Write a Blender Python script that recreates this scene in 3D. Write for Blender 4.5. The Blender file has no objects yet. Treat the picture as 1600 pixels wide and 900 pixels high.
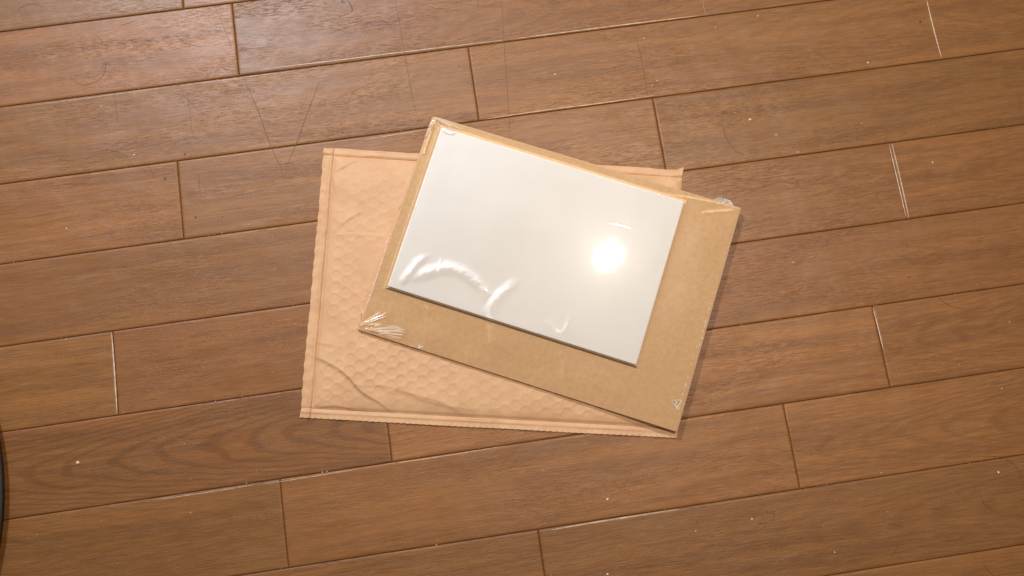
import bpy, math, random
import numpy as np
from mathutils import Vector, Euler, Matrix
random.seed(7); RNG = np.random.RandomState(11)
S = bpy.context.scene
C = S.collection

# ------------------------------------------------------------------ camera
F_PX, CA, CB, CC = 1379.5, 0.1789, -0.0198, -0.1462
CAM = Vector((0.0, -0.1506, 0.787))
cd = bpy.data.cameras.new('camera'); cam = bpy.data.objects.new('camera', cd); C.objects.link(cam)
cam.location = CAM; cam.rotation_euler = (CA, CB, CC)
cd.sensor_width = 36; cd.lens = F_PX*36/1600; cd.clip_start = 0.01; cd.clip_end = 50
S.camera = cam
ROT = Euler((CA, CB, CC), 'XYZ').to_matrix()
def at(x, y, z=0.0):
    """point of the plane at height z seen at photo pixel x, y"""
    d = ROT @ Vector(((x-800)/F_PX, -(y-450)/F_PX, -1.0))
    t = (z-CAM.z)/d.z
    return Vector((CAM.x+t*d.x, CAM.y+t*d.y, z))
def mirror_at(x, y, z, H):
    """where a lamp of height H hangs when its mirror image in a level surface shows at x, y"""
    p = at(x, y, z); d = (p-CAM).normalized(); d.z = -d.z
    return p + d*((H-z)/d.z)

# ------------------------------------------------------------------ world, lamps, exposure
w = bpy.data.worlds.new('World'); S.world = w; w.use_nodes = True
bg = w.node_tree.nodes['Background']
bg.inputs[0].default_value = (1.0, 0.88, 0.77, 1); bg.inputs[1].default_value = 0.215
S.view_settings.view_transform = 'Standard'; S.view_settings.look = 'None'
S.view_settings.exposure = 0; S.view_settings.gamma = 1
def lamp(name, loc, size, power, col, target, spread=180):
    l = bpy.data.lights.new(name, 'AREA'); l.shape = 'DISK'; l.size = size; l.energy = power; l.color = col; l.spread = math.radians(spread)
    o = bpy.data.objects.new(name, l); C.objects.link(o); o.location = loc
    o.rotation_euler = (Vector(target)-Vector(loc)).to_track_quat('-Z', 'Y').to_euler()
    return o
lamp('warm_ceiling_lamp', mirror_at(952, 400, .013, 2.35), 0.05, 4.2, (1.0, .90, .77), (0.18, 0.04, 0), 66)
lamp('cool_ceiling_lamp', mirror_at(330, -130, 0, 2.2), 0.34, 6.5, (.87, .93, 1.02), (-0.16, 0.36, 0), 52)

# ------------------------------------------------------------------ helpers
def tag(o, label=None, cat=None, group=None, kind=None):
    if label: o['label'] = label
    if cat: o['category'] = cat
    if group: o['group'] = group
    if kind: o['kind'] = kind
    return o
def empty(name, loc=(0, 0, 0)):
    o = bpy.data.objects.new(name, None); C.objects.link(o); o.location = loc; o.empty_display_size = .02
    return o
def mesh(name, verts, faces, m, parent=None, smooth=False):
    me = bpy.data.meshes.new(name)
    me.from_pydata([tuple(v) for v in verts], [], faces); me.update()
    if smooth: me.polygons.foreach_set('use_smooth', [True]*len(me.polygons))
    if m: me.materials.append(m)
    o = bpy.data.objects.new(name, me); C.objects.link(o)
    if parent:
        o.parent = parent; o.matrix_parent_inverse = Matrix.Translation(-Vector(parent.location))
    return o
def grid_mesh(name, X, Y, Z, m, parent=None, skirt=None, thick=None, keep=None):
    """X,Y,Z: 2-D arrays (rows, cols). skirt: z the rim is closed down to"""
    R, K = X.shape
    co = np.stack([X, Y, Z], -1).reshape(-1, 3)
    i = np.arange(R*K).reshape(R, K)
    q = np.stack([i[:-1, :-1], i[:-1, 1:], i[1:, 1:], i[1:, :-1]], -1).reshape(-1, 4)
    if keep is not None:
        q = q[keep[:-1, :-1].reshape(-1) & keep[1:, 1:].reshape(-1)]
    if skirt is not None:
        loop = np.concatenate([i[0, :], i[1:, -1], i[-1, -2::-1], i[-2:0:-1, 0]])
        low = co[loop].copy(); low[:, 2] = skirt
        n0 = len(co); co = np.vstack([co, low]); L = len(loop)
        a = np.arange(L); b = (a+1) % L
        q = np.vstack([q, np.stack([loop[b], loop[a], n0+a, n0+b], -1)])
    me = bpy.data.meshes.new(name)
    me.vertices.add(len(co)); me.vertices.foreach_set('co', co.astype(np.float32).ravel())
    me.loops.add(q.size); me.loops.foreach_set('vertex_index', q.astype(np.int32).ravel())
    me.polygons.add(len(q)); me.polygons.foreach_set('loop_start', np.arange(0, q.size, 4, dtype=np.int32))
    me.polygons.foreach_set('loop_total', np.full(len(q), 4, np.int32))
    sm = np.ones(len(q), bool)
    if skirt is not None: sm[-L:] = False
    me.update(calc_edges=True); me.polygons.foreach_set('use_smooth', sm); me.validate()
    me.materials.append(m)
    o = bpy.data.objects.new(name, me); C.objects.link(o)
    if parent:
        o.parent = parent; o.matrix_parent_inverse = Matrix.Translation(-Vector(parent.location))
    return o
def vnoise(x, y, sc, seed):
    """smooth value noise in -1..1"""
    r = np.random.RandomState(seed).uniform(-1, 1, (257, 257))
    u, v = np.asarray(x)/sc+60.3, np.asarray(y)/sc+71.7
    i, j = np.floor(u).astype(int), np.floor(v).astype(int)
    f, g = u-i, v-j; f = f*f*f*(f*(f*6-15)+10); g = g*g*g*(g*(g*6-15)+10)
    i %= 256; j %= 256
    return (r[i, j]*(1-f)+r[i+1, j]*f)*(1-g)+(r[i, j+1]*(1-f)+r[i+1, j+1]*f)*g
def sstep(a, b, x):
    t = np.clip((x-a)/(b-a), 0, 1); return t*t*(3-2*t)
def pdist(x, y, pts):
    """unsigned distance, signed side, 0..1 parameter along a polyline"""
    best = np.full(np.shape(x), 9.0); sg = np.zeros(np.shape(x)); par = np.zeros(np.shape(x))
    P = np.array(pts); L = np.r_[0, np.cumsum(np.hypot(*np.diff(P, axis=0).T))]
    for k in range(len(P)-1):
        a, b = P[k], P[k+1]; d = b-a; l = np.hypot(*d)
        t = np.clip(((x-a[0])*d[0]+(y-a[1])*d[1])/l**2, 0, 1)
        ex, ey = x-a[0]-t*d[0], y-a[1]-t*d[1]
        e = np.hypot(ex, ey); m = e < best
        best = np.where(m, e, best); sg = np.where(m, np.sign(d[0]*ey-d[1]*ex), sg)
        par = np.where(m, (L[k]+t*l)/L[-1], par)
    return best, sg, par
def smooth_line(pts, n=8):
    P = [np.array(p, float) for p in pts]; out = []
    for k in range(len(P)-1):
        p0 = P[max(k-1, 0)]; p1 = P[k]; p2 = P[k+1]; p3 = P[min(k+2, len(P)-1)]
        for s in range(n):
            t = s/n
            out.append(.5*((2*p1)+(-p0+p2)*t+(2*p0-5*p1+4*p2-p3)*t*t+(-p0+3*p1-3*p2+p3)*t**3))
    out.append(P[-1]); return out

# ------------------------------------------------------------------ node helpers
class NT:
    def __init__(s, name):
        s.m = bpy.data.materials.new(name); s.m.use_nodes = True; s.t = s.m.node_tree
        s.b = s.t.nodes['Principled BSDF']; s.out = s.t.nodes['Material Output']
    def n(s, t, **k):
        o = s.t.nodes.new(t)
        for a, v in k.items(): setattr(o, a, v)
        return o
    def lk(s, a, b): s.t.links.new(a, b)
    def val(s, sock, v):
        if hasattr(v, 'is_linked') or isinstance(v, bpy.types.NodeSocket): s.lk(v, sock)
        else: sock.default_value = v
    def math(s, op, a, b=0.0, c=None, clamp=False):
        o = s.n('ShaderNodeMath', operation=op, use_clamp=clamp); s.val(o.inputs[0], a); s.val(o.inputs[1], b)
        if c is not None: s.val(o.inputs[2], c)
        return o.outputs[0]
    def attr(s, name): return s.n('ShaderNodeAttribute', attribute_name=name).outputs['Fac']
    def comb(s, x, y, z):
        o = s.n('ShaderNodeCombineXYZ'); s.val(o.inputs[0], x); s.val(o.inputs[1], y); s.val(o.inputs[2], z); return o.outputs[0]
    def noise(s, vec, scale, detail=2, rough=.5, dist=0):
        o = s.n('ShaderNodeTexNoise'); s.lk(vec, o.inputs['Vector']); o.inputs['Scale'].default_value = scale
        o.inputs['Detail'].default_value = detail; o.inputs['Roughness'].default_value = rough; o.inputs['Distortion'].default_value = dist
        return o.outputs['Fac']
    def ramp(s, fac, a, b, lo=0., hi=1.):
        o = s.n('ShaderNodeMapRange', interpolation_type='SMOOTHSTEP'); s.val(o.inputs[0], fac)
        o.inputs[1].default_value = a; o.inputs[2].default_value = b; o.inputs[3].default_value = lo; o.inputs[4].default_value = hi
        return o.outputs[0]
    def mix(s, fac, a, b, blend='MIX'):
        o = s.n('ShaderNodeMix', data_type='RGBA', blend_type=blend); s.val(o.inputs[0], fac)
        s.val(o.inputs[6], a); s.val(o.inputs[7], b); return o.outputs[2]
    def bump(s, h, dist, strength=1.0, nrm=None):
        o = s.n('ShaderNodeBump'); s.lk(h, o.inputs['Height']); o.inputs['Distance'].default_value = dist
        o.inputs['Strength'].default_value = strength
        if nrm: s.lk(nrm, o.inputs['Normal'])
        return o.outputs[0]
    def co(s): return s.n('ShaderNodeTexCoord').outputs['Object']

def simple(name, col, rough=.6, bumpsc=None, bd=.0002, var=.12, spec=.4):
    k = NT(name); c = k.co()
    n1 = k.noise(c, bumpsc or 900, 3); n2 = k.noise(c, (bumpsc or 900)*.12, 3)
    f = k.math('ADD', k.math('MULTIPLY', n1, .5), k.math('MULTIPLY', n2, .5))
    lo = tuple(x*(1-var) for x in col)+(1,); hi = tuple(min(1, x*(1+var)) for x in col)+(1,)
    k.lk(k.mix(k.ramp(f, .35, .65), lo, hi), k.b.inputs['Base Color'])
    k.b.inputs['Roughness'].default_value = rough; k.b.inputs['Specular IOR Level'].default_value = spec
    k.lk(k.bump(n1, bd), k.b.inputs['Normal'])
    return k.m

def floor_material():
    k = NT('oak_floor'); c = k.co()
    sep = k.n('ShaderNodeSeparateXYZ'); k.lk(c, sep.inputs[0]); x, y, z = sep.outputs
    pr, cath, apex, cdir, yc, tone = [k.attr(a) for a in ('prand', 'cath', 'apex', 'cdir', 'ycen', 'tone')]
    off = k.math('MULTIPLY', pr, 37.0)
    xo = k.math('ADD', x, off)
    # wavering of the grain
    wv = k.noise(k.comb(k.math('MULTIPLY', xo, 7), k.math('MULTIPLY', y, 20), off), 1, 2)
    yw = k.math('ADD', y, k.math('MULTIPLY', k.math('SUBTRACT', wv, .5), .011))
    # fine pores: short embossed dashes
    p1 = k.noise(k.comb(k.math('MULTIPLY', xo, 120), k.math('MULTIPLY', yw, 1150), pr), 1, 2, .6, .3)
    p2 = k.noise(k.comb(k.math('MULTIPLY', xo, 34), k.math('MULTIPLY', yw, 480), off), 1, 3, .6, .2)
    p3 = k.noise(k.comb(k.math('MULTIPLY', xo, 380), k.math('MULTIPLY', yw, 1500), pr), 1, 2)
    patch = k.ramp(k.noise(k.comb(k.math('MULTIPLY', xo, 9), k.math('MULTIPLY', yw, 42), pr), 1, 2), .36, .66)
    # broad streaks
    s1 = k.noise(k.comb(k.math('MULTIPLY', xo, 4.5), k.math('MULTIPLY', yw, 85), off), 1, 4, .6, .4)
    s2 = k.noise(k.comb(k.math('MULTIPLY', xo, 2.6), k.math('MULTIPLY', yw, 17), pr), 1, 3, .5)
    # cathedral figure
    dy = k.math('SUBTRACT', yw, yc)
    dx = k.math('MULTIPLY', k.math('SUBTRACT', x, apex), cdir)
    wob = k.noise(k.comb(k.math('MULTIPLY', xo, 16), k.math('MULTIPLY', y, 45), off), 1, 2)
    fld = k.math('SUBTRACT', dx, k.math('MULTIPLY', k.math('MULTIPLY', dy, dy), 165.0))
    fld = k.math('ADD', fld, k.math('MULTIPLY', wob, .06))
    ring = k.math('SINE', k.math('MULTIPLY', fld, 165.0))
    ring = k.ramp(ring, .05, 1.0)
    ringmask = k.math('MULTIPLY', k.ramp(fld, -.30, .05), cath)
    ring = k.math('MULTIPLY', ring, ringmask)
    # colour
    base = k.mix(k.ramp(s1, .34, .68), (.182, .072, .0185, 1), (.275, .113, .031, 1))
    base = k.mix(k.math('MULTIPLY', k.ramp(s2, .35, .7), .55), base, (.245, .105, .034, 1))
    pore = k.math('MULTIPLY', k.ramp(p1, .52, .68), k.math('ADD', k.math('MULTIPLY', patch, .75), .2))
    pore2 = k.math('MULTIPLY', k.ramp(p2, .55, .72), k.math('ADD', k.math('MULTIPLY', patch, .5), .2))
    base = k.mix(k.math('MULTIPLY', pore, .20), base, (.115, .046, .016, 1))
    base = k.mix(k.math('MULTIPLY', pore2, .10), base, (.13, .058, .025, 1))
    base = k.mix(k.math('MULTIPLY', k.ramp(p1, .46, .30), .30), base, (.37, .175, .066, 1))
    p4 = k.noise(k.comb(k.math('MULTIPLY', xo, 42), k.math('MULTIPLY', yw, 1050), k.math('ADD', off, 3.0)), 1, 2, .5, .15)
    base = k.mix(k.math('MULTIPLY', k.ramp(p4, .50, .66), .34), base, (.12, .045, .012, 1))
    base = k.mix(k.math('MULTIPLY', k.ramp(p4, .46, .32), .28), base, (.36, .165, .058, 1))
    base = k.mix(k.math('MULTIPLY', ring, .40), base, (.105, .038, .012, 1))
    base = k.mix(k.math('MULTIPLY', k.ramp(p3, .35, .7), .2), base, (.16, .075, .035, 1))
    hv = k.n('ShaderNodeHueSaturation'); hv.inputs['Saturation'].default_value = 1.03; k.lk(base, hv.inputs['Color']); k.lk(k.math('ADD', tone, 0.0), hv.inputs['Value'])
    k.lk(k.math('ADD', k.math('MULTIPLY', pr, .004), .4972), hv.inputs['Hue'])
    k.lk(hv.outputs[0], k.b.inputs['Base Color'])
    sm = k.noise(c, 6, 3)
    k.lk(k.math('ADD', k.math('MULTIPLY', p1, .09), k.math('ADD', k.math('MULTIPLY', sm, .16), .32)), k.b.inputs['Roughness'])
    k.b.inputs['Specular IOR Level'].default_value = .42
    h = k.math('ADD', k.math('MULTIPLY', pore, -1.0), k.math('ADD', k.math('MULTIPLY', pore2, -.8), k.math('MULTIPLY', p1, .5)))
    big = k.noise(c, 26, 2)
    nb = k.bump(big, .0012)
    k.lk(k.bump(h, .00014, 1.0, nb), k.b.inputs['Normal'])
    return k.m
M_FLOOR = floor_material()

def kraft():
    k = NT('kraft_paper'); c = k.co()
    fib = k.noise(c, 1500, 3, .6); blot = k.noise(c, 60, 4, .6); b2 = k.noise(c, 14, 2)
    sp = k.ramp(k.noise(c, 620, 1), .70, .78)
    f = k.math('ADD', k.math('MULTIPLY', fib, .4), k.math('MULTIPLY', blot, .6))
    col = k.mix(k.ramp(f, .38, .62), (.58, .328, .172, 1), (.645, .38, .206, 1))
    col = k.mix(k.math('MULTIPLY', k.ramp(b2, .4, .7), .25), col, (.69, .43, .24, 1))
    col = k.mix(k.math('MULTIPLY', sp, .18), col, (.45, .27, .14, 1))
    k.lk(col, k.b.inputs['Base Color']); k.b.inputs['Roughness'].default_value = .62
    k.b.inputs['Specular IOR Level'].default_value = .35
    k.lk(k.bump(k.math('ADD', fib, k.math('MULTIPLY', blot, 1.5)), .00009), k.b.inputs['Normal'])
    return k.m
M_KRAFT = kraft()

def chipboard():
    k = NT('chipboard'); c = k.co()
    g = k.noise(c, 950, 4, .65); b = k.noise(c, 240, 3); d = k.noise(c, 9, 3)
    f = k.math('ADD', k.math('MULTIPLY', g, .6), k.math('MULTIPLY', b, .4))
    col = k.mix(k.ramp(f, .36, .64), (.66, .44, .245, 1), (.765, .53, .305, 1))
    col = k.mix(k.math('MULTIPLY', k.ramp(d, .35, .7), .3), col, (.69, .47, .27, 1))
    sp = k.ramp(k.noise(c, 520, 1), .72, .8)
    col = k.mix(k.math('MULTIPLY', sp, .3), col, (.33, .2, .1, 1))
    k.lk(col, k.b.inputs['Base Color']); k.b.inputs['Roughness'].default_value = .8
    k.b.inputs['Specular IOR Level'].default_value = .2
    k.lk(k.bump(g, .00006), k.b.inputs['Normal'])
    return k.m
M_CHIP = chipboard()

def white_card():
    k = NT('white_card'); c = k.co()
    d = k.noise(c, 14, 3); e = k.noise(c, 500, 2)
    k.lk(k.mix(k.ramp(d, .3, .7), (.83, .805, .795, 1), (.86, .835, .825, 1)), k.b.inputs['Base Color'])
    k.b.inputs['Roughness'].default_value = .5; k.b.inputs['Specular IOR Level'].default_value = .25
    k.lk(k.bump(e, .00002), k.b.inputs['Normal'])
    return k.m
M_WHITE = white_card()

def film(name, rough, haze=0.0, gain=1.5, hazecol=(.9, .86, .80, 1), wide=.45, share=.4, bd=.00004):
    k = NT(name); t = k.t
    tr = k.n('ShaderNodeBsdfTransparent'); tr.inputs[0].default_value = (.992, .992, .99, 1)
    g1 = k.n('ShaderNodeBsdfGlossy'); g1.inputs['Roughness'].default_value = rough
    g2 = k.n('ShaderNodeBsdfGlossy'); g2.inputs['Roughness'].default_value = wide
    c = k.co(); n = k.noise(c, 420, 2); nb = k.bump(n, bd)
    k.lk(nb, g1.inputs['Normal']); k.lk(nb, g2.inputs['Normal'])
    gm = k.n('ShaderNodeMixShader'); gm.inputs[0].default_value = share; k.lk(g1.outputs[0], gm.inputs[1]); k.lk(g2.outputs[0], gm.inputs[2])
    fr = k.n('ShaderNodeFresnel'); fr.inputs[0].default_value = 1.5
    f = k.math('MULTIPLY', fr.outputs[0], gain, clamp=True)
    mx = k.n('ShaderNodeMixShader'); k.lk(f, mx.inputs[0]); k.lk(tr.outputs[0], mx.inputs[1]); k.lk(gm.outputs[0], mx.inputs[2])
    last = mx.outputs[0]
    if haze:
        df = k.n('ShaderNodeBsdfDiffuse'); df.inputs[0].default_value = hazecol
        m2 = k.n('ShaderNodeMixShader'); m2.inputs[0].default_value = haze
        k.lk(last, m2.inputs[1]); k.lk(df.outputs[0], m2.inputs[2]); last = m2.outputs[0]
    k.lk(last, k.out.inputs[0]); t.nodes.remove(k.b)
    return k.m
M_FILM = film('clear_film', .032, 0, 1.0, wide=.235, share=.10, bd=.0000035)
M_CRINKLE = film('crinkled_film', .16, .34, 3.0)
M_SEAL_GLINT = film('whitened_film_or_glint', .2, .55, 3.0)

# ------------------------------------------------------------------ floor: planks with eased edges over a dark bed
ROW = 0.075; Y0 = 0.30                       # joint 0 of the fit lies at y = 0.30
seam_px = {0: [(286, 6), (1101, 12)], 1: [(368, 64), (1460, 45)], 2: [(740, 132)], 3: [(282, 313), (1030, 208)],
           4: [(1404, 283)], 5: [(180, 583)], 6: [(1377, 541), (609, 690)], 7: [(444, 818), (1237, 697)], 8: [(846, 864)]}
# row r lies between joint r-1 (above) and joint r
seams = {r: sorted(at(*p).x for p in v) for r, v in seam_px.items()}
PLEN = 0.909
known_cath = {(6, 0): (-.46, 1, 1.0), (1, 1): (.40, -1, .6), (7, 2): (.27, 1, .6), (8, 1): (.36, 1, .5), (6, 2): (.41, 1, .6), (4, 0): (0, 1, 0), (3, 0): (0, 1, 0)}
pv, pf, pa = [], [], dict(prand=[], cath=[], apex=[], cdir=[], ycen=[], tone=[])
def add_plank(x0, x1, y0, y1, at6):
    prof = [(.00015, -.0011), (.0004, -.00062), (.0008, -.00030), (.0013, -.00012), (.0024, 0.0)]
    b0 = len(pv)
    for i, z in prof:
        pv.extend([(x0+i, y0+i, z), (x1-i, y0+i, z), (x1-i, y1-i, z), (x0+i, y1-i, z)])
    fs = []
    for k in range(len(prof)-1):
        for e in range(4):
            f = (e+1) % 4; fs.append((b0+4*k+e, b0+4*k+f, b0+4*k+4+f, b0+4*k+4+e))
    n = b0+4*(len(prof)-1); fs.append((n, n+1, n+2, n+3))
    pf.extend(fs)
    for key, v in at6.items(): pa[key].extend([v]*len(fs))
for r in range(-20, 30):
    ytop = Y0-(r-1)*ROW; ybot = ytop-ROW
    if r in seams:
        xs = list(seams[r])
        while xs[0] > -2.2: xs.insert(0, xs[0]-PLEN)
        while xs[-1] < 2.2: xs.append(xs[-1]+PLEN)
    else:
        s = random.uniform(-2.6, -1.8); xs = [s+PLEN*i for i in range(6)]
    first = next((i for i, v in enumerate(xs) if v > -.62), 0)
    for i in range(len(xs)-1):
        idx = i-first+1
        cth = random.choice([0, 0, 0, .35, .2]); ap = random.uniform(xs[i], xs[i+1]); cdr = random.choice([-1, 1])
        if (r, idx) in known_cath: ap, cdr, cth = known_cath[(r, idx)]
        add_plank(xs[i], xs[i+1], ybot, ytop, dict(prand=random.random(), cath=cth, apex=ap, cdir=cdr,
                  ycen=(ytop+ybot)/2+random.uniform(-.012, .012), tone=random.uniform(.95, 1.20)))
floor = mesh('floor', pv, pf, M_FLOOR); tag(floor, kind='structure')
floor['label'] = 'brown wood plank floor with fine grain and bevelled joints'
for key, vals in pa.items():
    a = floor.data.attributes.new(key, 'FLOAT', 'FACE'); a.data.foreach_set('value', np.array(vals, np.float32))
M_BED = simple('joint_dirt', (.075, .036, .018), .9)
bed = mesh('floor_base', [(-2.8, -2.0, -.0014), (2.8, -2.0, -.0014), (2.8, 1.9, -.0014), (-2.8, 1.9, -.0014)], [(0, 1, 2, 3)], M_BED)
tag(bed, 'dark bed showing in the joints of the planks', kind='structure')

# ------------------------------------------------------------------ padded mailer
MW, MH = 0.3335, 0.2475
bl = at(468, 653, .0006); tl = at(506, 231, .0006); tr_ = at(1066, 266, .0006); br = at(1058, 685, .0006)
MBL = np.array([bl.x, bl.y]); Q = [np.array([q.x, q.y]) for q in (bl, br, tr_, tl)]
def mail_xy(u, v):                            # bilinear frame of the mailer, u and v in metres
    a, b = u/MW, v/MH; a = a[..., None]; b = b[..., None]
    return Q[0]*(1-a)*(1-b)+Q[1]*a*(1-b)+Q[2]*a*b+Q[3]*(1-a)*b
eu = (Q[1]-Q[0])/np.hypot(*(Q[1]-Q[0])); ev = (Q[3]-Q[0])/np.hypot(*(Q[3]-Q[0]))
def to_mail(px, py, z=.005):
    p = at(px, py, z); d = np.array([p.x, p.y])-Q[0]
    A = np.array([eu, ev]).T; return np.linalg.solve(A, d)
LS, BS, TS = .0098, .0086, .0072             # widths of the left, bottom and top sealed strips
CARD_Z0, CARD_T, PANEL_T = .0058, .0018, .0018
CARD_Z = CARD_Z0+CARD_T; PANEL_Z = CARD_Z+PANEL_T
cc = [at(x, y, CARD_Z) for x, y in ((559, 515), (1058, 675), (1158, 325), (676, 181))]
CQ = [np.array([q.x, q.y]) for q in cc]
def in_quad_dist(x, y, P):                    # >0 inside (distance to the nearest edge line)
    d = None
    for k in range(4):
        a, b = P[k], P[(k+1) % 4]; e = b-a; e = e/np.hypot(*e)
        s = e[0]*(y-a[1])-e[1]*(x-a[0]); d = s if d is None else np.minimum(d, s)
    return d
creases = [  # photo pixels, height, sharp sigma, soft sigma, which side is soft
    ([(489, 557), (512, 566), (540, 584), (566, 612), (594, 629), (611, 643)], .0019, .0014, .015, 1),
    ([(560, 604), (600, 603), (650, 617), (690, 628), (722, 646)], .0009, .002, .012, 1),
    ([(640, 618), (690, 632), (740, 640)], .0006, .0018, .008, 1),
    ([(521, 268), (536, 262), (548, 254), (566, 247)], .0007, .0009, .006, 1),
    ([(514, 262), (518, 272), (524, 300)], .0007, .001, .005, 1),
    ([(527, 357), (545, 343), (568, 329)], .0006, .001, .006, 1),
    ([(512, 368), (560, 366), (600, 369)], .0004, .0009, .005, -1),
    ([(490, 530), (500, 536), (520, 540)], .0005, .001, .005, 1),
    ([(488, 572), (492, 590), (489, 612)], .0005, .001, .005, 1),
    ([(487, 640), (520, 633), (560, 641), (610, 645)], .0006, .001, .005, 1),
    ([(960, 272), (1000, 276), (1040, 275), (1060, 270)], .0008, .001, .005, 1),
    ([(1040, 268), (1056, 282), (1062, 296)], .0007, .001, .004, -1),
    ([(1006, 664), (1030, 672), (1050, 673)], .0006, .001, .003, 1),
    ([(700, 655), (760, 655), (800, 662)], .0005, .001, .005, 1),
]
CR = [([to_mail(*p) for p in smooth_line(pts, 5)], A, s1, s2, sd) for pts, A, s1, s2, sd in creases]
def mail_h(u, v):
    xy = mail_xy(u, v); X, Y = xy[..., 0], xy[..., 1]
    dl, db, dt, dr = u-LS, v-BS, MH-TS-v, MW-u
    din = np.minimum(np.minimum(dl, db), np.minimum(dt, dr+.001))
    din = np.minimum(din, .05)
    dd = np.clip(din, 0, None)
    body = .0044*(1-np.exp(-dd/.0075))*sstep(-.0002, .003, din)
    h = .0008+body
    # welt along the inner side of the left strip and the step by the bottom strip
    h += .0011*np.exp(-((u-LS+.0022)/.0016)**2)*(1+.35*vnoise(v, u, .012, 3))
    h += .0007*np.exp(-((v-BS+.0030)/.0013)**2)*(1+.3*vnoise(u, v, .02, 4))
    h += .0008*np.exp(-((MH-TS-v+.0025)/.0015)**2)*(1+.6*vnoise(u, v, .018, 5))
    h -= .0006*np.exp(-((u-LS-.0004)/.0007)**2)+.0006*np.exp(-((v-BS-.0003)/.0007)**2)+.0005*np.exp(-((MH-TS-v-.0002)/.0007)**2)
    strip = 1-sstep(-.0005, .001, din)
    h += strip*(.00016*vnoise(u, v, .0035, 6)+.00035*vnoise(u, v, .013, 7)*1.2)
    h += .00028*strip*np.sin(u*2*np.pi/.0052)*np.exp(-v/.0022)*(v < .01)
    h += .00022*strip*np.sin(v*2*np.pi/.0110+2*vnoise(v, u, .03, 8))*np.exp(-u/.004)*(u < .012)
    # bubbles pressing through the paper: hexagonal rows
    pb = .0107
    best = np.full(u.shape, 9.0)
    a = pb*math.cos(math.radians(30)); col = np.round((u-.004)/a)
    for dc in (-1, 0, 1):
        c_ = col+dc; cu = .004+c_*a; offv = np.where(np.mod(c_, 2) > .5, pb/2, 0)
        cv = np.round((v-offv)/pb)*pb+offv
        ju = .0006*np.sin(c_*12.9+cv*4100); jv = .0005*np.sin(c_*7.7+cv*3000)
        best = np.minimum(best, np.hypot(u-cu-ju, v-cv-jv))
    dome = sstep(.0051, .0032, best)
    fade = sstep(.003, .010, din)*np.clip(.62+.55*vnoise(u, v, .032, 9), .08, 1.1)*(1-.45*sstep(.06, .24, v))
    h -= .00048*(dome-.35)*fade
    h += .00030*vnoise(u, v, .022, 10)*sstep(0, .01, din)+.00012*vnoise(u, v, .006, 12)*sstep(0, .006, din)
    for pts, A, s1, s2, sd in CR:
        d, sg, t = pdist(u, v, pts)
        env = np.sin(np.pi*np.clip(t*.92+.04, 0, 1))**.6
        soft = (sg == sd)
        h += 1.3*A*env*np.where(soft, np.exp(-d/s2), np.exp(-(d/s1)**1.3))*np.where(din > -.002, 1, .25)
    # the card lies on top and presses the padding down
    q = in_quad_dist(X, Y, CQ)
    lim = np.where(q > -.004, CARD_Z0-.0002+.003*np.clip(-q/.004, 0, 1), 9)
    h = np.minimum(h, lim)
    return X, Y, np.maximum(h, .0004)
def edge_wave(u, v):
    """uneven crimped outline"""
    U, V = u.copy(), v.copy()
    wb = np.exp(-np.clip(v, 0, 1)/.003); wl = np.exp(-np.clip(u, 0, 1)/.004); wt = np.exp(-np.clip(MH-v, 0, 1)/.003); wr = np.exp(-np.clip(MW-u, 0, 1)/.003)
    V += wb*(.00042*np.abs(np.sin(u*np.pi/.0056))-.0002+.0003*vnoise(u, v*0, .05, 21))
    U += wl*(.00045*vnoise(v, v*0, .0055, 22)+.0005*np.abs(np.sin(v*np.pi/.0115))+.0003*vnoise(v, v*0, .03, 23))
    V += wt*(.00035*vnoise(u, u*0, .008, 24)+.0004*vnoise(u, u*0, .03, 25))
    U += wr*.0004*vnoise(v, v*0, .012, 26)
    # small dog-ear at the far right corner
    k = np.exp(-((u-MW)**2+(v-MH)**2)/(.0035**2)); U += k*.0018; V += k*.0036
    return U, V
mailer = empty('padded_mailer', (float(Q[0][0]), float(Q[0][1]), 0))
tag(mailer, 'peach brown padded paper mailer lying flat under the film wrapped card', 'envelope')
def mail_patch(name, u0, u1, v0, v1, step=.0007):
    nu = max(3, int(round((u1-u0)/step))+1); nv = max(3, int(round((v1-v0)/step))+1)
    u, v = np.meshgrid(np.linspace(u0, u1, nu), np.linspace(v0, v1, nv))
    X, Y, Z = mail_h(u, v)
    U, V = edge_wave(u, v); xy = mail_xy(U, V)
    lift = .0006*np.exp(-np.minimum(u, v)/.004)*(vnoise(u+v, u-v, .02, 31)+.6)
    return grid_mesh(name, xy[..., 0], xy[..., 1], Z+np.clip(lift, 0, 1), M_KRAFT, mailer, skirt=.0002)
mail_patch('pouch', LS, MW, BS, MH-TS)
o = mail_patch('side_seam', 0, LS, 0, MH, .00045); o['label'] = 'flat crimped left seam with uneven edge'
o = mail_patch('bottom_seam', LS, MW, 0, BS, .0005); o['label'] = 'bottom seam with zigzag cut edge'
o = mail_patch('top_seam', LS, MW, MH-TS, MH, .0005); o['label'] = 'creased folded top seam'

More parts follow.
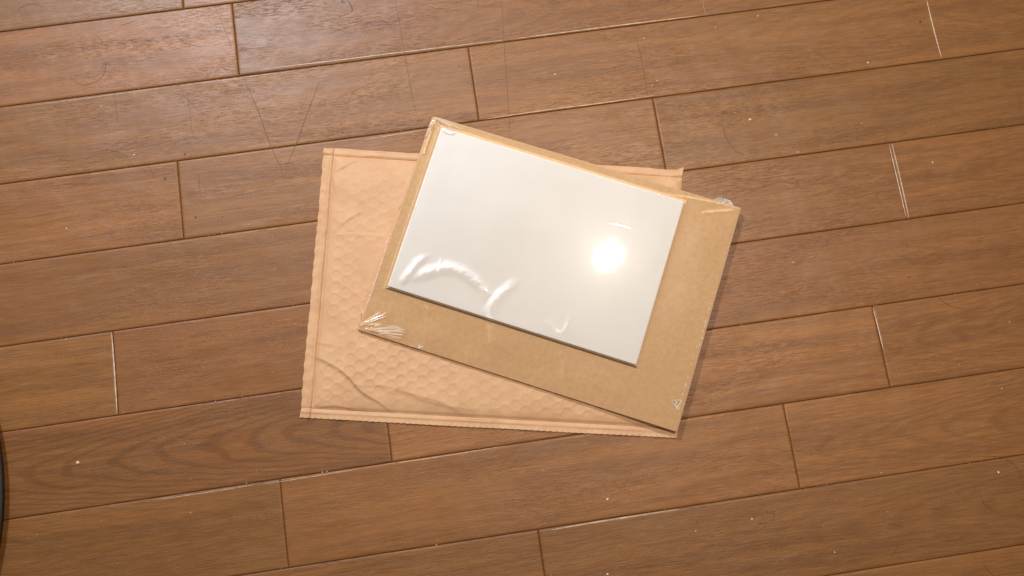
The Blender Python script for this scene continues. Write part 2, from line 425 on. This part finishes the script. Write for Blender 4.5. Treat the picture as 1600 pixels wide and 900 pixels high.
# ------------------------------------------------------------------ film wrapped card and panel
pack = empty('wrapped_panel', (float(CQ[0][0]), float(CQ[0][1]), CARD_Z0))
tag(pack, 'white panel on tan backing card wrapped in clear glossy film, lying on the mailer', 'packaged print')
def rounded_quad(P, r, n=5):
    out = []
    for k in range(4):
        p, a, b = P[k], P[k-1], P[(k+1) % 4]
        da = (a-p)/np.hypot(*(a-p)); db = (b-p)/np.hypot(*(b-p)); rr = r[k] if isinstance(r, (list, tuple)) else r
        for s in range(n+1):
            t = s/n; q = (1-t)**2*(p+da*rr)+2*t*(1-t)*p+t*t*(p+db*rr); out.append(q)
    return out
def slab(name, P, r, z0, z1, m, bev=.00025, parent=None, sag=None):
    o_ = rounded_quad(P, r); n = len(o_); cen = sum(P)/4
    def inset(d): return [p+(cen-p)/np.hypot(*(cen-p))*d*1.2 for p in o_]
    vs = []; rings = [(z0, inset(bev)), (z0+bev, o_), (z1-bev, o_), (z1, inset(bev))]
    for z, ring in rings: vs += [(p[0], p[1], z) for p in ring]
    fs = [tuple(range(n-1, -1, -1)), tuple(3*n+i for i in range(n))]
    for k in range(3):
        for i in range(n):
            j = (i+1) % n; fs.append((k*n+i, k*n+j, (k+1)*n+j, (k+1)*n+i))
    return mesh(name, vs, fs, m, parent)
slab('backing_card', CQ, [.0008, .0006, .0008, .0030], CARD_Z0, CARD_Z, M_CHIP, .0002, pack)
pq = [at(x, y, PANEL_Z) for x, y in ((606, 447), (994, 570), (1069, 315), (690, 199))]
PQ = [np.array([q.x, q.y]) for q in pq]

pn = slab('white_panel', PQ, [.0008, .0006, .0018, .0008], CARD_Z+.0001, PANEL_Z, M_WHITE, .0003, pack)

EX = (CQ[1]-CQ[0]); CWID = np.hypot(*EX); EX = EX/CWID
EY = (CQ[3]-CQ[0]); CHGT = np.hypot(*EY); EY = EY/CHGT
def film_xy(a, b):
    A, B = (a/CWID)[..., None], (b/CHGT)[..., None]
    return CQ[0]*(1-A)*(1-B)+CQ[1]*A*(1-B)+CQ[2]*A*B+CQ[3]*(1-A)*B
def P2(px, py, z=PANEL_Z):
    p = at(px, py, z); return np.array([p.x, p.y])
ridges = [  # photo pixels, height, sigma
    ([(630, 438), (641, 424), (652, 410), (664, 401)], .00042, .0030, PANEL_Z),
    ([(650, 432), (672, 424), (702, 418), (730, 430), (752, 450), (770, 478)], .00052, .0042, PANEL_Z),
    ([(764, 484), (776, 466), (790, 452), (806, 440)], .00048, .0036, PANEL_Z),
    ([(683, 428), (690, 402)], .00012, .0008, PANEL_Z),
    ([(858, 505), (872, 527), (880, 560), (884, 600)], .00022, .0030, CARD_Z),
    ([(872, 527), (884, 512), (892, 490)], .00012, .0022, PANEL_Z),
    ([(950, 348), (975, 352), (996, 360)], .00003, .0009, PANEL_Z),
    ([(985, 428), (975, 437)], .000006, .0010, PANEL_Z),
    ([(770, 480), (766, 500), (772, 545)], .0003, .0025, CARD_Z),
    ([(1030, 303), (1075, 309), (1122, 318), (1156, 327)], .00030, .0011, CARD_Z),
    ([(1100, 332), (1130, 330), (1156, 327)], .00035, .0014, CARD_Z),
    ([(662, 240), (668, 222), (676, 200)], .0005, .0008, CARD_Z),
    ([(666, 478), (672, 490)], .0002, .0010, CARD_Z),
    ([(694, 202), (702, 208), (712, 206)], .0003, .0007, PANEL_Z),
]
def fan(c, ends, h, s, z): return [([c, ((c[0]+e[0])/2+random.uniform(-1, 1), (c[1]+e[1])/2+random.uniform(-1, 1)), e], h, s, z) for e in ends]
ridges += fan((563, 508), [(594, 488), (604, 489), (604, 494), (596, 507)], .00042, .00065, CARD_Z)
ridges += fan((572, 514), [(632, 516), (634, 520), (630, 524), (626, 529), (612, 527), (618, 513)], .00045, .0006, CARD_Z)
ridges += fan((682, 185), [(708, 199), (714, 203), (700, 203), (720, 203), (668, 200), (675, 203), (663, 215)], .00045, .0006, CARD_Z)
RG = [([P2(*p, z) for p in smooth_line(pts, 5)], A, s) for pts, A, s, z in ridges]
def film_z(X, Y, a, b):
    q = in_quad_dist(X, Y, PQ)
    top = PANEL_Z+.00035; low = CARD_Z+.0003
    tent = top-np.clip(-q, 0, 1)/.0026*.0018
    z = np.maximum(tent, low) + .00006*np.exp(-np.clip(-q-.001, 0, 1)/.003)*(q < 0)
    on = sstep(0, .012, q); off = sstep(.004, .034, -q)
    z += on*(.00010*vnoise(X, Y, .055, 41)+.000016*vnoise(X, Y, .018, 42)+.000003*vnoise(X, Y, .005, 43))
    z += off*(.00020*(vnoise(X, Y, .03, 44)+.6)+.00005*vnoise(X, Y, .010, 45))
    for pts, A, s in RG:
        d, sg, t = pdist(X, Y, pts)
        z += A*np.exp(-(d/s)**2)*np.sin(np.pi*np.clip(t*.9+.08, 0, 1))**.7*(1+.3*vnoise(X, Y, .004, 46)+.07*vnoise(X, Y, .0018, 48))
    lowlim = np.where(q > 0, top-.0001, low-.0001)
    z = np.maximum(z, lowlim)
    edge = np.minimum(np.minimum(a, CWID-a), np.minimum(b, CHGT-b))
    z = z-np.where(edge < 0, np.clip(-edge, 0, 1)*.22, 0)
    return z
st = .0005
a, b = np.meshgrid(np.arange(-.0042, CWID+.0009, st), np.arange(-.0007, CHGT+.0010, st))
xy = film_xy(a, b); Zf = film_z(xy[..., 0], xy[..., 1], a, b)
# the film overhangs only along the lower part of the left side
ov = np.clip(1.0*sstep(.002, .03, b)*sstep(CHGT*.62, CHGT*.45, b), .12, 1)*(1+.10*vnoise(b, b*0, .01, 47))
a2 = np.where(a < 0, a*ov, a)
xy = film_xy(a2, b)
fo = grid_mesh('clear_film', xy[..., 0], xy[..., 1], Zf, M_FILM, pack)
fo['label'] = 'clear glossy film with creases fanning from the corners'

def ribbon(pts, width, m, name, parent, z=None, lift=.0002, taper=True, cross=3):
    """thin raised strip along 3-D points"""
    P = [Vector(p) for p in pts]; vs = []; fs = []; n = len(P)
    for i, p in enumerate(P):
        t = (P[min(i+1, n-1)]-P[max(i-1, 0)]); t.z = 0; t.normalize(); s = Vector((-t.y, t.x, 0))
        w_ = width*.5*((math.sin(math.pi*(i+.35)/(n-1+.7))**.5) if taper else 1)
        vs += [tuple(p-s*w_), tuple(p+Vector((0, 0, lift))), tuple(p+s*w_)]
    for i in range(n-1):
        for k in (0, 1): fs.append((3*i+k, 3*i+k+1, 3*i+4+k, 3*i+3+k))
    return vs, fs
def multi(name, strips, m, parent=None):
    V, F = [], []
    for vs, fs in strips:
        o0 = len(V); V += vs; F += [tuple(i+o0 for i in f) for f in fs]
    return mesh(name, V, F, m, parent, True)
# perforated, whitened film seal, glints painted in, on right side and left overhang
strips = []
def dash(p0, p1, z, w_): 
    a_, b_ = at(*p0, z), at(*p1, z); strips.append(ribbon([a_, a_.lerp(b_, .5), b_], w_, None, '', None, lift=.0003))
zz = CARD_Z+.0007
def edge_pt(t, inset): # along the right edge, TR to BR in photo pixels
    x = 1158+(1058-1158)*t; y = 325+(675-325)*t; return (x-inset, y-inset*.25)
t = .42
while t < .90:
    ln = random.uniform(.004, .016) if t > .62 else .004
    ins = (7.5+random.uniform(-.8, .8)) if t > .62 else random.uniform(3, 6)
    p = edge_pt(t, ins)
    if random.random() < .8:
        if t < .70 or random.random() < .25: dash(p, (p[0]+random.uniform(1.5, 4), p[1]-random.uniform(2, 4)), zz, .0004)
        else: dash(p, edge_pt(t+ln, ins), zz, .00055)
    t += ln+random.uniform(.003, .012)
sl = multi('film_seal', strips, M_SEAL_GLINT, pack); sl['label'] = 'broken whitish seal line and painted glints of the film along the right edge'
strips = []
for k in range(9):
    p = (609-k*5.3, 366+k*15.6); 
    q = (p[0]+random.uniform(-1, 1), p[1]+random.uniform(-3, 3)); dash(q, (q[0]+1.6, q[1]-2.2), CARD_Z-.001, .0010)
dash((598, 404), (576, 472), CARD_Z+.0006, .0006); dash((607, 366), (600, 396), CARD_Z+.0006, .0004)
sl = multi('film_seal', strips, M_SEAL_GLINT, pack); sl['label'] = 'dotted sealed edge and painted glints of the film along the left side'
strips = []
for p, q in (((653, 543), (656, 538)), ((654, 544), (661, 541))): dash(p, q, CARD_Z+.0006, .0009)
sl = multi('film_glint', strips, M_SEAL_GLINT, pack); sl['label'] = 'tiny painted glint of film on the lower card edge'  # glint of the film, painted as whitish dashes
# small knotted pucker near the lower right corner
strips = []
for pts in ([(1048, 627), (1052, 625), (1056, 627), (1059, 631)], [(1060, 625), (1064, 628), (1058, 636), (1055, 641)], [(1049, 628), (1053, 633), (1057, 636), (1061, 640)],
            [(1058, 628), (1055, 633), (1059, 640), (1062, 636)], [(1054, 626), (1062, 625), (1065, 627)]):
    strips.append(ribbon([at(*p, zz+.0002) for p in smooth_line(pts, 3)], .00055, None, '', None, lift=.0004))
pk = multi('film_pucker', strips, M_SEAL_GLINT, pack); pk['label'] = 'small whitened pucker in the film near the lower right corner'
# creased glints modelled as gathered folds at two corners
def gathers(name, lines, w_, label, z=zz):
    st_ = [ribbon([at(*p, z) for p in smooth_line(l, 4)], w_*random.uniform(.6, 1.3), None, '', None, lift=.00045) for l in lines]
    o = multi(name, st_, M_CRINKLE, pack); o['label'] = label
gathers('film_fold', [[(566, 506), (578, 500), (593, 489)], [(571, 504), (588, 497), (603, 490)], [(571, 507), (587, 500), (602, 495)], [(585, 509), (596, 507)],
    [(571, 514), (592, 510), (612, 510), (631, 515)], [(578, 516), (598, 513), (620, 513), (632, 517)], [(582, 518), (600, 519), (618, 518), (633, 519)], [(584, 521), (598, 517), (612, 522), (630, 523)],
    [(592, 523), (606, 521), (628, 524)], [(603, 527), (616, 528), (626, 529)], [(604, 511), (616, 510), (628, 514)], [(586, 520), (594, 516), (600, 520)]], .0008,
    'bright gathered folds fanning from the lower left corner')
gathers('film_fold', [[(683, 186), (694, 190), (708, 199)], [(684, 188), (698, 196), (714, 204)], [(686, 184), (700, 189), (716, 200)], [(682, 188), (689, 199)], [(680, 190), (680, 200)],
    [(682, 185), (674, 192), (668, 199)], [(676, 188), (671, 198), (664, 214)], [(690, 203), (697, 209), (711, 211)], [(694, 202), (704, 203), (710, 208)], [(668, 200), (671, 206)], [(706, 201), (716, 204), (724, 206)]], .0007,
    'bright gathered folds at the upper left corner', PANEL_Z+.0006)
# loose crumpled film sticking out behind the upper right corner
n1, n2 = 26, 14
uu, vv = np.meshgrid(np.linspace(0, 1, n1), np.linspace(0, 1, n2))
pA, pB, pC, pD = [at(x, y, .006) for x, y in ((1112, 313), (1150, 326), (1138, 312), (1124, 309))]
A4 = [np.array([p.x, p.y]) for p in (pA, pB, pC, pD)]
UU, VV = uu[..., None], vv[..., None]
xy = A4[0]*(1-UU)*(1-VV)+A4[1]*UU*(1-VV)+A4[2]*UU*VV+A4[3]*(1-UU)*VV
r_ = np.random.RandomState(5)
xy = xy+r_.uniform(-.0005, .0005, xy.shape)
zc = .0062+.0016*np.abs(vnoise(xy[..., 0], xy[..., 1], .0022, 51))+r_.uniform(0, .0005, uu.shape)
cr = grid_mesh('crumpled_film', xy[..., 0], xy[..., 1], zc, M_CRINKLE, pack); cr['label'] = 'crumpled clear film end sticking out past the upper right corner'

# ------------------------------------------------------------------ marks, hairs, crumbs on the floor
M_SCR = simple('scratch', (.125, .055, .022), .6)
M_HAIR = simple('hair', (.035, .018, .010), .45)
def mark(pts, w_, m, name, parent=None):
    vs, fs = ribbon([at(*p, .00012) for p in smooth_line(pts, 5)], w_, None, '', None, lift=.00008)
    return mesh(name, vs, fs, m, parent, True)
for pts, w_ in [([(383, 128), (402, 170), (422, 226), (440, 264)], .0006), ([(499, 128), (482, 172), (463, 224), (446, 262)], .00055),
                ([(617, 0), (625, 40), (634, 92), (644, 150), (652, 182)], .00040), ([(784, 0), (787, 60), (792, 130), (797, 215)], .00040),
                ([(993, 52), (1003, 96), (1012, 150)], .00045), ([(335, 8), (346, 34), (364, 80)], .00030), ([(178, 145), (181, 165), (184, 190)], .00030),
                ([(292, 150), (297, 180), (301, 215)], .00028), ([(284, 145), (302, 165), (322, 182)], .00028), ([(746, 0), (748, 14)], .0004), ([(150, 55), (163, 68)], .00035),
                ([(270, 108), (285, 122)], .0), ([(509, 158), (508, 168)], .00025), ([(981, 0), (984, 12)], .0003), ([(1020, 158), (1026, 190)], .0003),
                ([(310, 268), (313, 305)], .00025), ([(188, 40), (214, 32)], .0003)]:
    if w_: mark(pts, w_, M_SCR, 'scratch', floor)
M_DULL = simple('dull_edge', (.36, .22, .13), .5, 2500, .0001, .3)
M_WORN = simple('worn_or_glint_edge', (.62, .45, .33), .45, 2500, .0001, .3)
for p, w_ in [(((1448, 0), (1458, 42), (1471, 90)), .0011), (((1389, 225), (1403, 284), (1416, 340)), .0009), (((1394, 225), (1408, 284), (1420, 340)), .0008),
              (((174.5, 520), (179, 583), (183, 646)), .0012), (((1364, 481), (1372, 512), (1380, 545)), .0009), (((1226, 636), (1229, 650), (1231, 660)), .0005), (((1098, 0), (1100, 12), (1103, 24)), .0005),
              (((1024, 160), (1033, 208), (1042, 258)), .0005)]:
    mark(list(p), w_, M_WORN if w_ > .0007 else M_DULL, 'worn_or_glint_edge', floor)
M_GLINT = simple('painted_glint', (.50, .33, .215), .42, 1200, .0001, .35)  # lamp highlights on the long joint bevels, painted as pale ribbons
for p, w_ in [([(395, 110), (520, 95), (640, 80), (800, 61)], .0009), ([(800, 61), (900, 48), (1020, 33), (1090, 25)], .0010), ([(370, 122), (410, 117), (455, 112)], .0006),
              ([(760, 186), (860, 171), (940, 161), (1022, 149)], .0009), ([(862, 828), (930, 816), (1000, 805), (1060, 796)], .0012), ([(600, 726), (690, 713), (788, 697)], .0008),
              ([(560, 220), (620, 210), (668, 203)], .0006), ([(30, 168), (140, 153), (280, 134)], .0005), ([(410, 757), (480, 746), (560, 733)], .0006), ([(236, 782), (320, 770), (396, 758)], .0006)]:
    mark(p, w_, M_GLINT, 'worn_or_glint_edge', floor)
hairs = [
    ([(109, 118), (120, 130), (138, 132), (158, 122), (165, 104), (160, 90), (152, 83)], .00028, 'fine dark hair curled in an open ring on the plank at upper left'),
    ([(270, 52), (282, 62), (298, 70), (316, 73)], .00026, 'short bent hair on the second plank from the top, left of a plank end'),
    ([(543, 0), (548, 8), (550, 14), (549, 19)], .0014, 'thick black hair end at the top edge left of centre'),
    ([(534, 0), (535, 3), (539, 4)], .0016, 'tiny black curled tip at the top edge beside the thick black hair'),
    ([(1128, 172), (1129, 196), (1136, 218), (1150, 236), (1164, 242)], .00025, 'faint bent hair above the mailer right corner'),
    ([(1466, 465), (1478, 474), (1490, 480), (1506, 482)], .00026, 'curved hair just under a joint at the right, above the lone plank end'),
    ([(1521, 716), (1540, 713), (1560, 714), (1580, 722), (1594, 740), (1598, 752)], .00026, 'long hair arching over the joint near the lower right edge'),
    ([(1532, 770), (1536, 784), (1544, 793), (1552, 799)], .00028, 'short hair below the pale seed at the lower right'),
    ([(1536, 878), (1542, 889), (1553, 900)], .00028, 'short hair at the bottom edge near the lower right corner'),
    ([(1404, 845), (1400, 860), (1392, 872)], .00022, 'faint hair on the plank at lower right, upright and slightly bent'),
    ([(158, 235), (180, 236), (198, 246), (207, 258)], .00024, 'fine hair beside a crumb at the left above a joint'),
    ([(222, 250), (234, 262), (241, 280)], .00022, 'fine hair crossing the joint left of the round dent'),
    ([(28, 15), (40, 8), (55, 6), (70, 12)], .00022, 'faint arched hair on the topmost plank at far left'),
    ([(1592, 150), (1594, 165), (1592, 172)], .00028, 'tiny upright hair at the right edge on the third plank'),
    ([(1386, 818), (1400, 820), (1412, 824)], .0002, 'barely visible level hair on the lower right plank'),
    ([(1185, 818), (1200, 817)], .0004, 'short dark fibre at the right end of the lower middle plank'),
    ([(1206, 800), (1210, 805), (1205, 816)], .0003, 'small bent hair left of two pale dust grains at lower right'),
]
for pts, w_, lab in hairs:
    if len(pts) == 2: pts = [pts[0], ((pts[0][0]+pts[1][0])/2, (pts[0][1]+pts[1][1])/2), pts[1]]
    tag(mark(pts, w_, M_HAIR, 'hair'), lab, 'hair', 'hairs on the floor')
def crumb_mesh(px, py, sx, sy, h, ang, seed):
    r = random.Random(seed); c = at(px, py, 0); V = []; F = []
    nr, ns = 4, 9; ca, sa = math.cos(ang), math.sin(ang)
    rad = [r.uniform(.72, 1.18) for _ in range(ns)]
    for i in range(nr):
        ph = math.pi/2*i/nr
        for j in range(ns):
            th = 2*math.pi*j/ns; q = math.cos(ph)*rad[j]*r.uniform(.88, 1.1)
            x_, y_ = q*math.cos(th)*sx/2, q*math.sin(th)*sy/2
            V.append((c.x+x_*ca-y_*sa, c.y+x_*sa+y_*ca, .00005+h*math.sin(ph)*r.uniform(.8, 1.15)))
    V.append((c.x, c.y, h)); T = len(V)-1
    for i in range(nr-1):
        for j in range(ns): F.append((i*ns+j, i*ns+(j+1) % ns, (i+1)*ns+(j+1) % ns, (i+1)*ns+j))
    for j in range(ns): F.append(((nr-1)*ns+j, (nr-1)*ns+(j+1) % ns, T))
    return V, F
cols = dict(tan=(.72, .50, .26), pale=(.80, .62, .48), white=(.86, .78, .69), grey=(.33, .235, .20), dark=(.05, .035, .028), brown=(.15, .08, .045))
MC = {k_: simple('crumb_'+k_, v, .7, 1500, .0001, .2) for k_, v in cols.items()}
crumbs = [
    (122, 723, 5.2, 4.0, 2.0, -.7, 'tan', 'large tan crumb inside the looping grain at lower left'),
    (1172, 187, 5.0, 3.2, 1.2, .4, 'pale', 'pale pink flat flake above the mailer right corner'),
    (1438, 34, 3.4, 3.2, 1.2, 0, 'dark', 'round black bit left of the plank end at upper right'),
    (1356, 98, 2.2, 3.2, .8, .1, 'white', 'tiny pale oval seed above a joint at upper right'),
    (949, 780, 3.2, 2.8, .9, .2, 'pale', 'pale forked crumb on the plank below the mailer'),
    (1560, 738, 2.4, 3.4, 1.1, .2, 'white', 'pale pink seed near the lower right edge'),
    (210, 147, 3.2, 1.8, .8, 1.0, 'tan', 'small curled pale shred just below a joint at upper left'),
    (158, 166, 1.2, 3.2, .6, -.7, 'white', 'thin white sliver on the third plank from the top at left'),
    (1457, 254, 2.6, 2.2, 1.0, 0, 'white', 'bright white crumb right of the double pale plank end'),
    (104, 530, 1.6, 3.4, .9, -.8, 'tan', 'tan shaving resting on the joint at the left'),
    (1239, 410, 5.8, 2.6, .4, -.1, 'grey', 'grey flat smudge right of the card right edge'),
    (1247, 238, 4.4, 3.6, .4, 0, 'grey', 'grey smear on a joint above right of the card'),
    (1213, 211, 5.0, 5.6, .3, 0, 'grey', 'wide grey worn spot right of the pale pink flake'),
    (1420, 433, 4.2, 2.0, .7, -.2, 'brown', 'dark dirt fleck at the right below the double pale plank end'),
    (867, 116, 3.6, 1.4, .6, -.7, 'pale', 'pale shred above the top edge of the card'),
    (1027, 126, 3.6, 1.2, .6, .7, 'pale', 'pale sliver above a joint near the top middle'),
    (1019, 133, 2.2, 1.8, .6, .2, 'pale', 'pale chip just left of the sliver near the top middle'),
    (1184, 25, 3.2, 1.8, .8, .2, 'pale', 'pale crumb under the topmost joint right of centre'),
    (1118, 43, 4.6, .7, .4, .8, 'tan', 'long thin tan splinter near the top right of centre'),
    (1006, 60, 1.8, 1.8, .8, 0, 'white', 'small bright grain near the top centre'),
    (1175, 811, 3.0, 2.4, .8, .4, 'pale', 'pale crumb at the right end of the lower middle plank'),
    (1087, 830, 1.8, 1.2, .6, .4, 'pale', 'small pale grain below the lower middle joint'),
    (1089, 815, .9, 3.0, .4, -.4, 'dark', 'short black fleck above the small pale grain at bottom centre right'),
    (907, 846, 2.8, 2.0, .5, 0, 'brown', 'dark brown speck near the bottom, right of the plank end'),
    (949, 897, 2.6, 2.8, .9, .3, 'pale', 'pale crumb cut by the bottom edge'),
    (298, 801, 1.4, 2.0, .9, -.4, 'tan', 'small tan grain at lower left below the looping grain'),
    (1304, 863, 1.8, 2.2, .9, 0, 'white', 'bright grain near the bottom right'),
    (1577, 503, 1.8, 2.4, .9, 0, 'tan', 'pale grain at the right edge of the row with the lone plank end'),
    (1565, 607, 2.0, 2.2, .9, .4, 'tan', 'tan grain at right, just below a joint'),
    (1150, 437, 2.6, 2.4, .5, 0, 'brown', 'small brown ring of dirt close to the card right edge'),
    (1346, 193, .8, 3.0, .5, .1, 'pale', 'tiny upright pale fibre above a joint at right'),
    (210, 242, 3.4, 2.0, .8, -.3, 'pale', 'pinkish crumb on the fourth plank at left'),
    (258, 279, 4.6, 4.6, .4, 0, 'brown', 'round dark dent left of a plank end at left'),
    (347, 340, 2.4, 2.2, .5, 0, 'brown', 'small dark spot right of the plank end at left'),
    (306, 340, 4.0, 3.6, .15, 0, 'brown', 'faint round stain beside the plank end at left'),
    (289, 241, 3.6, 4.6, .2, .1, 'brown', 'flat brown stain just above a joint at left'),
    (104, 357, 2.0, 1.6, .6, 0, 'white', 'pale grain on the fifth plank at far left'),
    (682, 851, 1.4, 2.2, .9, -.5, 'tan', 'tan grain lying in the bottom middle joint'),
    (504, 738, 2.2, 1.6, .9, .4, 'pale', 'pale bit on the joint below the mailer, left of its twin'),
    (511, 737, 1.8, 1.4, .8, .2, 'pale', 'pale bit on the joint below the mailer, right of its twin'),
    (717, 104, 1.6, 1.6, .4, 0, 'dark', 'dark speck above the card corner near a plank end'),
    (731, 128, 1.6, 1.6, .4, 0, 'dark', 'dark speck touching the plank end above the card corner'),
    (1377, 739, 1.4, 1.4, .7, 0, 'white', 'white grain above the lower right joint'),
    (203, 682, .0, .0, 0, 0, 'tan', ''),
]
for i, (px, py, sx, sy, h_, an, mk, lab) in enumerate(crumbs):
    if not lab: continue
    V, F = crumb_mesh(px, py, sx*.00066, sy*.00066, h_*.0006, an, 100+i)
    nm = 'stain' if ('stain' in lab or 'smudge' in lab or 'smear' in lab or 'worn' in lab or 'dent' in lab or 'ring of dirt' in lab) else ('dirt_speck' if mk in ('dark', 'brown') else 'crumb')
    tag(mesh(nm, V, F, MC[mk], None, nm == 'stain'), lab, nm.replace('_', ' '), {'crumb': 'crumbs on the floor', 'stain': 'stains on the floor', 'dirt_speck': 'dirt specks on the floor'}[nm])
# uncountable dust
V, F = [], []
spots = [(random.uniform(0, 1600), random.uniform(0, 900)) for _ in range(230)]
joints = [((0, 49), (400, 0)), ((0, 168), (800, 64)), ((0, 287), (670, 200)), ((0, 412), (494, 346)), ((0, 541), (482, 475)), ((0, 674), (469, 609)), ((0, 815), (787, 694)),
          ((370, 899), (1200, 770)), ((800, 64), (1295, 0)), ((1070, 266), (1600, 194)), ((1145, 381), (1600, 317)), ((1106, 514), (1570, 450)), ((1065, 655), (1600, 575)), ((1200, 770), (1600, 711))]
for _ in range(110):
    a_, b_ = random.choice(joints); t = random.random(); spots.append((a_[0]+(b_[0]-a_[0])*t+random.uniform(-2, 2), a_[1]+(b_[1]-a_[1])*t+random.uniform(-3, 3)))
mq = [Vector((q[0], q[1], 0)) for q in Q]
for i, (px, py) in enumerate(spots):
    p = at(px, py, 0)
    if in_quad_dist(p.x, p.y, Q) > -.004 or in_quad_dist(p.x, p.y, CQ) > -.004: continue
    s_ = random.uniform(.00022, .0006)*(1.4 if random.random() < .1 else 1)
    vs, fs = crumb_mesh(px, py, s_*random.uniform(.8, 1.6), s_, s_*.5, random.uniform(0, 3), i)
    o0 = len(V); V += vs; F += [tuple(k+o0 for k in f) for f in fs]
tag(mesh('dust', V, F, MC['pale']), 'fine pale dust grains scattered over the floor and its joints', 'dust', kind='stuff')

# ------------------------------------------------------------------ round dark thing reaching in at the left edge
def cushion():
    p = at(4.2, 745, .008); r = .26; c = Vector((p.x-r, p.y, 0))
    root = empty('round_cushion', c)
    tag(root, 'rim of a round dark cushion with streaky grey brown cover at the left edge', 'cushion')
    k = NT('streaky_cover'); co = k.co()
    sep = k.n('ShaderNodeSeparateXYZ'); k.lk(co, sep.inputs[0])
    n = k.noise(k.comb(k.math('MULTIPLY', sep.outputs[0], 60), k.math('MULTIPLY', sep.outputs[1], 120), 0.0), 1, 3, .6, .8)
    k.lk(k.mix(k.ramp(n, .42, .6), (.06, .036, .024, 1), (.42, .28, .19, 1)), k.b.inputs['Base Color']); k.b.inputs['Roughness'].default_value = .6
    k.b.inputs['Specular IOR Level'].default_value = .15; k.lk(k.bump(n, .001), k.b.inputs['Normal'])
    def ring(name, prof, m):
        V, F = [], []; n_ = 96
        for rr, z in prof: V += [(c.x+rr*math.cos(2*math.pi*j/n_), c.y+rr*math.sin(2*math.pi*j/n_), z) for j in range(n_)]
        for i in range(len(prof)-1):
            for j in range(n_): F.append((i*n_+j, i*n_+(j+1) % n_, (i+1)*n_+(j+1) % n_, (i+1)*n_+j))
        return mesh(name, V, F, m, root, True)
    ring('cover', [(r-.05, .0005), (r-.012, .001), (r-.003, .003), (r-.0035, .007), (r-.012, .011), (r-.05, .014), (r-.15, .016), (.001, .0165)], k.m)
    ring('piping', [(r-.0022+.0022*math.cos(a_), .007+.002*math.sin(a_)) for a_ in [2*math.pi*i/10 for i in range(11)]], simple('black_piping', (.02, .015, .012), .6))
cushion()
